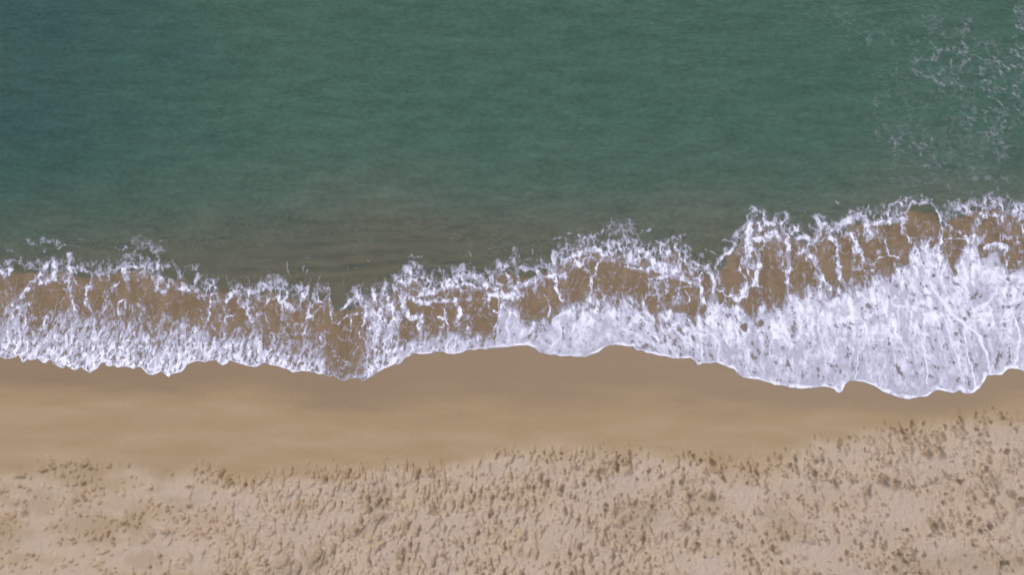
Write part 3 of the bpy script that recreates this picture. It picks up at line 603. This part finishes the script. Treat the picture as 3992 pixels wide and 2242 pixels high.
def build_foam():
    us = np.arange(-420, 4421, 2.0)
    vs = np.arange(690, 1566, 2.0)
    u, v = np.meshgrid(us.astype(np.float32), vs.astype(np.float32))
    # wobble every traced shape a little
    wu = u + 8 * fbm(u / 30, v / 30, 11, 4, .6) + 9 * perlin(u / 90, v / 90, 15)
    wv = v + 8 * fbm(u / 30, v / 30, 13, 4, .6) + 9 * perlin(u / 90, v / 90, 17)
    d = shore_dist(u, v)
    top, upp = top_v(wu), upper_v(wu)
    # flow direction of the wash
    lean = np.interp(u, [-400,0,500,1000,1500,2000,2300,2600,2900,3200,3500,3700,3850,3992,4400], [-.3,-.3,-.3,-.1,-.15,-.2,0,.45,.1,.05,.1,.25,.1,-.25,-.2])
    pu = u - lean * (v - front_v(u) + 200)
    # bubble networks
    f1, f2 = worley(wu / 42, wv / 62, 3)
    e1 = 1 - np.clip((f2 - f1) * 1.5, 0, 1)
    f1b, f2b = worley(wu / 17, wv / 25, 5)
    e2 = 1 - np.clip((f2b - f1b) * 1.5, 0, 1)
    g1, g2 = worley(u / 9, v / 9.5, 8)
    e3 = 1 - np.clip((g2 - g1) * 1.3, 0, 1)
    lace = rank(0.42 * e1 + 0.46 * e2 + 0.26 * e3 + 0.50 * fbm(u / 22, v / 38, 19, 4, .6))
    s1, s2 = worley(pu / 15 + 0.7 * fbm(u / 40, v / 40, 18, 2), v / 22, 9)
    dense = rank(0.55 * (1 - np.clip((s2 - s1) * 1.2, 0, 1)) + 0.22 * e3 + 1.1 * fbm(pu / 28 + 0.4 * perlin(u / 50, v / 50, 46), v / 38 + 0.5 * perlin(u / 50, v / 50, 47), 21, 4, .5) + 0.25 * fbm(pu / 60, v / 160, 22, 2))
    # cover of the trailing lace
    s = v - top
    C = 0.36 * sstep(-45, 14, s) * (1 - sstep(60, 150, s)) + 0.25 * sstep(60, 150, s)
    for sh in (R1, R2, R3, R4):
        paint_strands(C, us, vs, wu, wv, sh)
    Cp = C.copy()
    for (cu, cv, a, b) in POOLS:
        R = 2.0
        i0, i1 = np.searchsorted(us, [cu - a * R, cu + a * R])
        j0, j1 = np.searchsorted(vs, [cv - b * R, cv + b * R])
        q = np.hypot((wu[j0:j1, i0:i1] - cu) / a, (wv[j0:j1, i0:i1] - cv) / b)
        hole = 1 - sstep(0.60, 1.05, q)
        strong = sstep(0.62, 0.9, Cp[j0:j1, i0:i1])
        C[j0:j1, i0:i1] *= 1 - 0.96 * hole * (1 - 0.85 * strong)
    C = np.where(u < 0, np.maximum(C, 0.34 * sstep(-10, 40, s) * (0.5 + fbm(u / 60, v / 90, 23, 2))), C)
    C = np.where(u > 3992, np.maximum(C, 0.34 * sstep(-10, 40, s)), C)
    h = np.maximum(1 - C, 0.02)
    D = sstep(0.0, 0.08 + 0.10 * sstep(50, -10, s), lace - h) * (0.42 + 0.58 * np.clip((lace - h) / (1.001 - h) * 1.15, 0, 1)) * np.clip(0.45 + 0.75 * C, 0, 1)
    D = np.maximum(D, 0.42 * sstep(0.30, 0.95, C) * (0.30 + 0.70 * lace))          # thin film round the strands
    fil = np.clip(1 - 7.0 * np.abs(fbm(wu / 36, wv / 56, 35, 3)), 0, 1)
    fil2 = np.clip(1 - 8.0 * np.abs(fbm(wu / 22 + 0.4 * wv / 60, wv / 44, 55, 3)), 0, 1)
    brk = np.clip(0.75 + 1.6 * fbm(u / 30, v / 30, 56, 2), 0, 1)
    D = np.maximum(D, (0.80 * fil + 0.0) * brk * sstep(0.20, 0.46, C))                # fine threads
    D = np.maximum(D, 0.66 * fil2 * brk * sstep(0.20, 0.46, C))
    D = np.maximum(D, 0.50 * brk * np.clip(1 - 13 * np.abs(fbm(wu / 42, wv / 95, 57, 3)), 0, 1) * sstep(40, 90, s))   # veins over the brown pools
    D *= 0.62 + 0.38 * sstep(-30, 40, s)
    D = np.maximum(D, 0.92 * sstep(0.72, 0.98, C) * (0.55 + 0.45 * lace))
    # dense wash between its upper edge and the front
    cov = np.interp(u + 75 * fbm(u / 34, v / 44, 38, 4, .6), [-400,0,400,700,1000,1040,1190,1245,1300,1385,1455,1600,1640,1930,1960,2420,2500,2560,2700,2760,2960,3040,3400,3992,4400], [.82,.82,.79,.79,.80,.72,.70,.64,.36,.36,.70,.74,.76,.74,.955,.955,.84,.74,.84,.93,.93,.955,.965,.955,.955])
    span = np.maximum(front_v(u) - upp, 20)

    rel = np.clip((v - upp) / span, -1, 1.2)
    inside = sstep(-26, 34, v - upp + ((60 + 40 * sstep(1600, 1000, u)) * fbm(pu / 26, v / 70, 25, 4, .6) + 22 * fbm(u / 18, v / 22, 24, 3))) * sstep(0, 3, d)
    cov = cov - 0.16 * (1 - sstep(0.0, 0.55, rel)) * (1 - sstep(1500, 2100, u)) - 0.05 * (1 - sstep(0, .3, rel))
    pool = np.ones_like(cov)
    for (w, pts) in RENTS:
        pp = np.array(pts, float).reshape(-1, 2)
        paint_line(pool, us, vs, wu + 5 * fbm(u / 9, v / 9, 44, 2), wv + 5 * fbm(u / 9, v / 9, 45, 2), pp, w * 1.3, 0.40, 'mul')
    for (cu, cv, a, b) in POOLS:
        i0, i1 = np.searchsorted(us, [cu - a * 2, cu + a * 2])
        j0, j1 = np.searchsorted(vs, [cv - b * 2, cv + b * 2])
        q = np.hypot((wu[j0:j1, i0:i1] - cu) / a, (wv[j0:j1, i0:i1] - cv) / b)
        pool[j0:j1, i0:i1] *= 1 - 0.85 * (1 - sstep(0.8, 1.2, q))
    cov = (cov + 0.20 * fbm(u / 70, v / 60, 37, 2) * (1 - sstep(1500, 2000, u))) * pool
    ridge = np.zeros_like(cov)
    for (w, s_, pts) in RIDGES:
        paint_line(ridge, us, vs, wu, wv, np.array(pts, float).reshape(-1, 2), w * 1.2, s_)
    streak = np.clip(1 - 3.0 * np.abs(fbm(pu / 60, v / 420, 27, 3)), 0, 1) ** 2
    curl = rank(0.40 * e2 + 0.36 * e3 + 1.0 * fbm((wu + 0.3 * wv) / 14, wv / 34, 31, 4, .6) + 0.45 * fbm(pu / 28, v / 120, 32, 2))
    kr = sstep(1500, 2100, u)
    tex = rank(dense * kr + curl * (1 - kr))
    hh = np.clip(1 - cov, 0.02, 1)
    vein = np.clip(1 - 4.6 * np.abs(fbm((wu + 0.3 * wv) / 26, wv / 84, 36, 4, .6)), 0, 1) * (0.5 + 0.5 * tex)
    l1, l2 = worley(pu / 74 + 0.25 * fbm(u / 40, v / 40, 52, 2), v / 96 + 0.25 * fbm(u / 40, v / 40, 54, 2), 12)
    lobe = np.clip(1 - (l2 - l1) * 9, 0, 1) * sstep(0.25, 0.75, rel)                 # seams between overlapping tongues
    holes = 1 - sstep(0.45, 1.05, tex / hh)
    FL = 0.64 + 0.12 * sstep(0.45, 0.95, rel) + 0.24 * (tex - 0.5) + 0.34 * vein + 0.28 * lobe - 0.50 * holes - 0.14 * (1 - sstep(0.0, 0.5, rel))
    FR = 0.265 + 0.08 * fbm(pu / 20, v / 90, 59, 3) + 0.52 * sstep(0.30, 1.15, tex / hh) + 0.22 * np.minimum(fbm(pu / 13, v / 20, 58, 3, .6) + 0.08, 0.12) + 0.05 * tex + 0.05 * np.clip((tex - 0.5) / 0.5, 0, 1) ** 1.3 + 0.04 * vein
    F = FL * (1 - kr) + FR * kr
    swirl = np.clip(1 - 3.6 * np.abs(fbm(pu / 70 + 0.7 * perlin(u / 90, v / 90, 48), v / 130 + 0.7 * perlin(u / 90, v / 90, 49), 34, 4, .5)), 0, 1)
    F = F - 0.05 * kr + kr * (0.20 * swirl * (0.25 + 0.75 * (1 - sstep(0.35, 0.95, rel))) - 0.03 + 0.03 * (1 - sstep(0.2, 0.8, rel)))
    F = F + 0.10 * fbm(pu / 80, v / 120, 39, 3)
    F = np.clip(F, 0, 1) * np.clip(cov * 1.5, 0.1, 1)
    F = np.maximum(F, 0.97 * ridge)
    F = F * inside
    D = np.maximum(D, F)
    # bright rolled rim of the front
    rw = np.interp(u, [-400,0,1000,1260,1290,1420,1450,1900,2000,2400,2700,2900,3100,3992,4400], [9,8,8,9,3.5,3.5,8,9,16,13,12,17,20,24,22]) * (1 + 0.35 * perlin(u / 40, v * 0, 29))
    rw = rw * np.clip(1 + 1.1 * fbm(u / 40, v / 40, 28, 3), 0.35, 2)
    rim = sstep(-1.0, 2.0, d) * (1 - sstep(rw * 0.35, rw * 1.5, d)) * np.clip(0.90 + 0.7 * fbm(u / 45, v / 45, 30, 3), 0.45, 1)
    gap = np.interp(u, [1262,1282,1300,1424,1440], [1,.35,.55,.55,1])
    D = np.maximum(D, rim * gap)
    D *= sstep(-2.5, 1.5, d)
    D = np.clip(D, 0, 1)
    z, g = water_height(u, v)
    soft = 0.5 * (D + 0.25 * (np.roll(D, 1, 0) + np.roll(D, -1, 0) + np.roll(D, 1, 1) + np.roll(D, -1, 1)))
    hgt = 0.002 + 0.016 * soft + 0.008 * ridge * inside + 0.003 * inside * streak * soft + 0.014 * rim * gap + 0.008 * soft * fbm(pu / 14, v / 20, 33, 2)
    z = z + hgt
    keep = D > 0.02
    kq = keep[:-1, :-1] | keep[1:, 1:] | keep[1:, :-1] | keep[:-1, 1:]
    x, y = world_xy(u, v)
    q = grid_quads(len(us), len(vs), kq)
    used = np.zeros(u.size, bool)
    used[q.ravel()] = True
    idx = np.cumsum(used) - 1
    co = np.stack([x, y, z], -1).reshape(-1, 3)[used]
    o = link_mesh('foam', co, idx[q], {'cover': D.ravel()[used]}, FOAM)
    o['kind'] = 'stuff'
    o['label'] = 'white lacy sea foam of the wave running up the sand'
    return o

def build_flecks():
    us = np.arange(-300, 4300, 3.0)
    vs = np.arange(-150, 1120, 3.0)
    u, v = np.meshgrid(us.astype(np.float32), vs.astype(np.float32))
    C = np.zeros_like(u)
    for (cu, cv, a, b, c) in FLECKS:
        q = np.hypot((u - cu) / a, (v - cv) / b)
        C = np.maximum(C, c * (1 - sstep(0.4, 1.5, q)))
    a = 0.55
    ru, rv = u * math.cos(a) - v * math.sin(a), u * math.sin(a) + v * math.cos(a)
    ru, rv = u + 0.6 * v, v - 0.45 * u
    du_, dv_ = u + 10 * fbm(u / 40, v / 40, 104, 3), v + 10 * fbm(u / 40, v / 40, 105, 3)
    a1, a2 = worley((du_ - 0.6 * dv_) / 60, (dv_ + 0.3 * du_) / 34, 106)
    web = 1 - np.clip((a2 - a1) * 1.7, 0, 1)
    t = rank(0.8 * fbm(ru / 24, rv / 11, 101, 5, 0.7) + 0.7 * web + 0.35 * fbm(u / 90, v / 90, 103, 2))
    D = sstep(0.0, 1, (t - (1 - C)) / np.maximum(0.8 * C, 0.006)) * np.clip(0.06 + 0.3 * C, 0, 0.15) * sstep(0.002, 0.012, C)
    th = np.clip(1 - 6 * np.abs(fbm((du_ - 0.55 * dv_) / 58, (dv_ + 0.25 * du_) / 70, 107, 4, .6)), 0, 1) * np.clip(0.50 + 1.9 * fbm(ru / 40, rv / 22, 108, 3), 0, 1)
    D = np.maximum(D, 0.46 * th * sstep(0.04, 0.24, C))
    D *= 1 - sstep(-20, 10, v - top_v(u))
    z, g = water_height(u, v)
    keep = D > 0.03
    kq = keep[:-1, :-1] | keep[1:, 1:] | keep[1:, :-1] | keep[:-1, 1:]
    q = grid_quads(len(us), len(vs), kq)
    used = np.zeros(u.size, bool)
    used[q.ravel()] = True
    idx = np.cumsum(used) - 1
    x, y = world_xy(u, v)
    co = np.stack([x, y, z + 0.004 + 0.006 * D], -1).reshape(-1, 3)[used]
    o = link_mesh('drifting_foam_and_glints', co, idx[q], {'cover': D.ravel()[used]}, FOAM)
    o['kind'] = 'stuff'
    o['label'] = 'thin broken foam flecks drifting on the green water behind the wave, with pale sky glints painted as flecks at upper left'
    return o

t0 = time.time()
build_beach(); print('beach', time.time() - t0)
build_water(); print('water', time.time() - t0)
build_foam(); print('foam', time.time() - t0)
build_flecks(); print('flecks', time.time() - t0)
print('tris', sum(len(o.data.polygons) * 2 for o in scene.objects if o.type == 'MESH'))
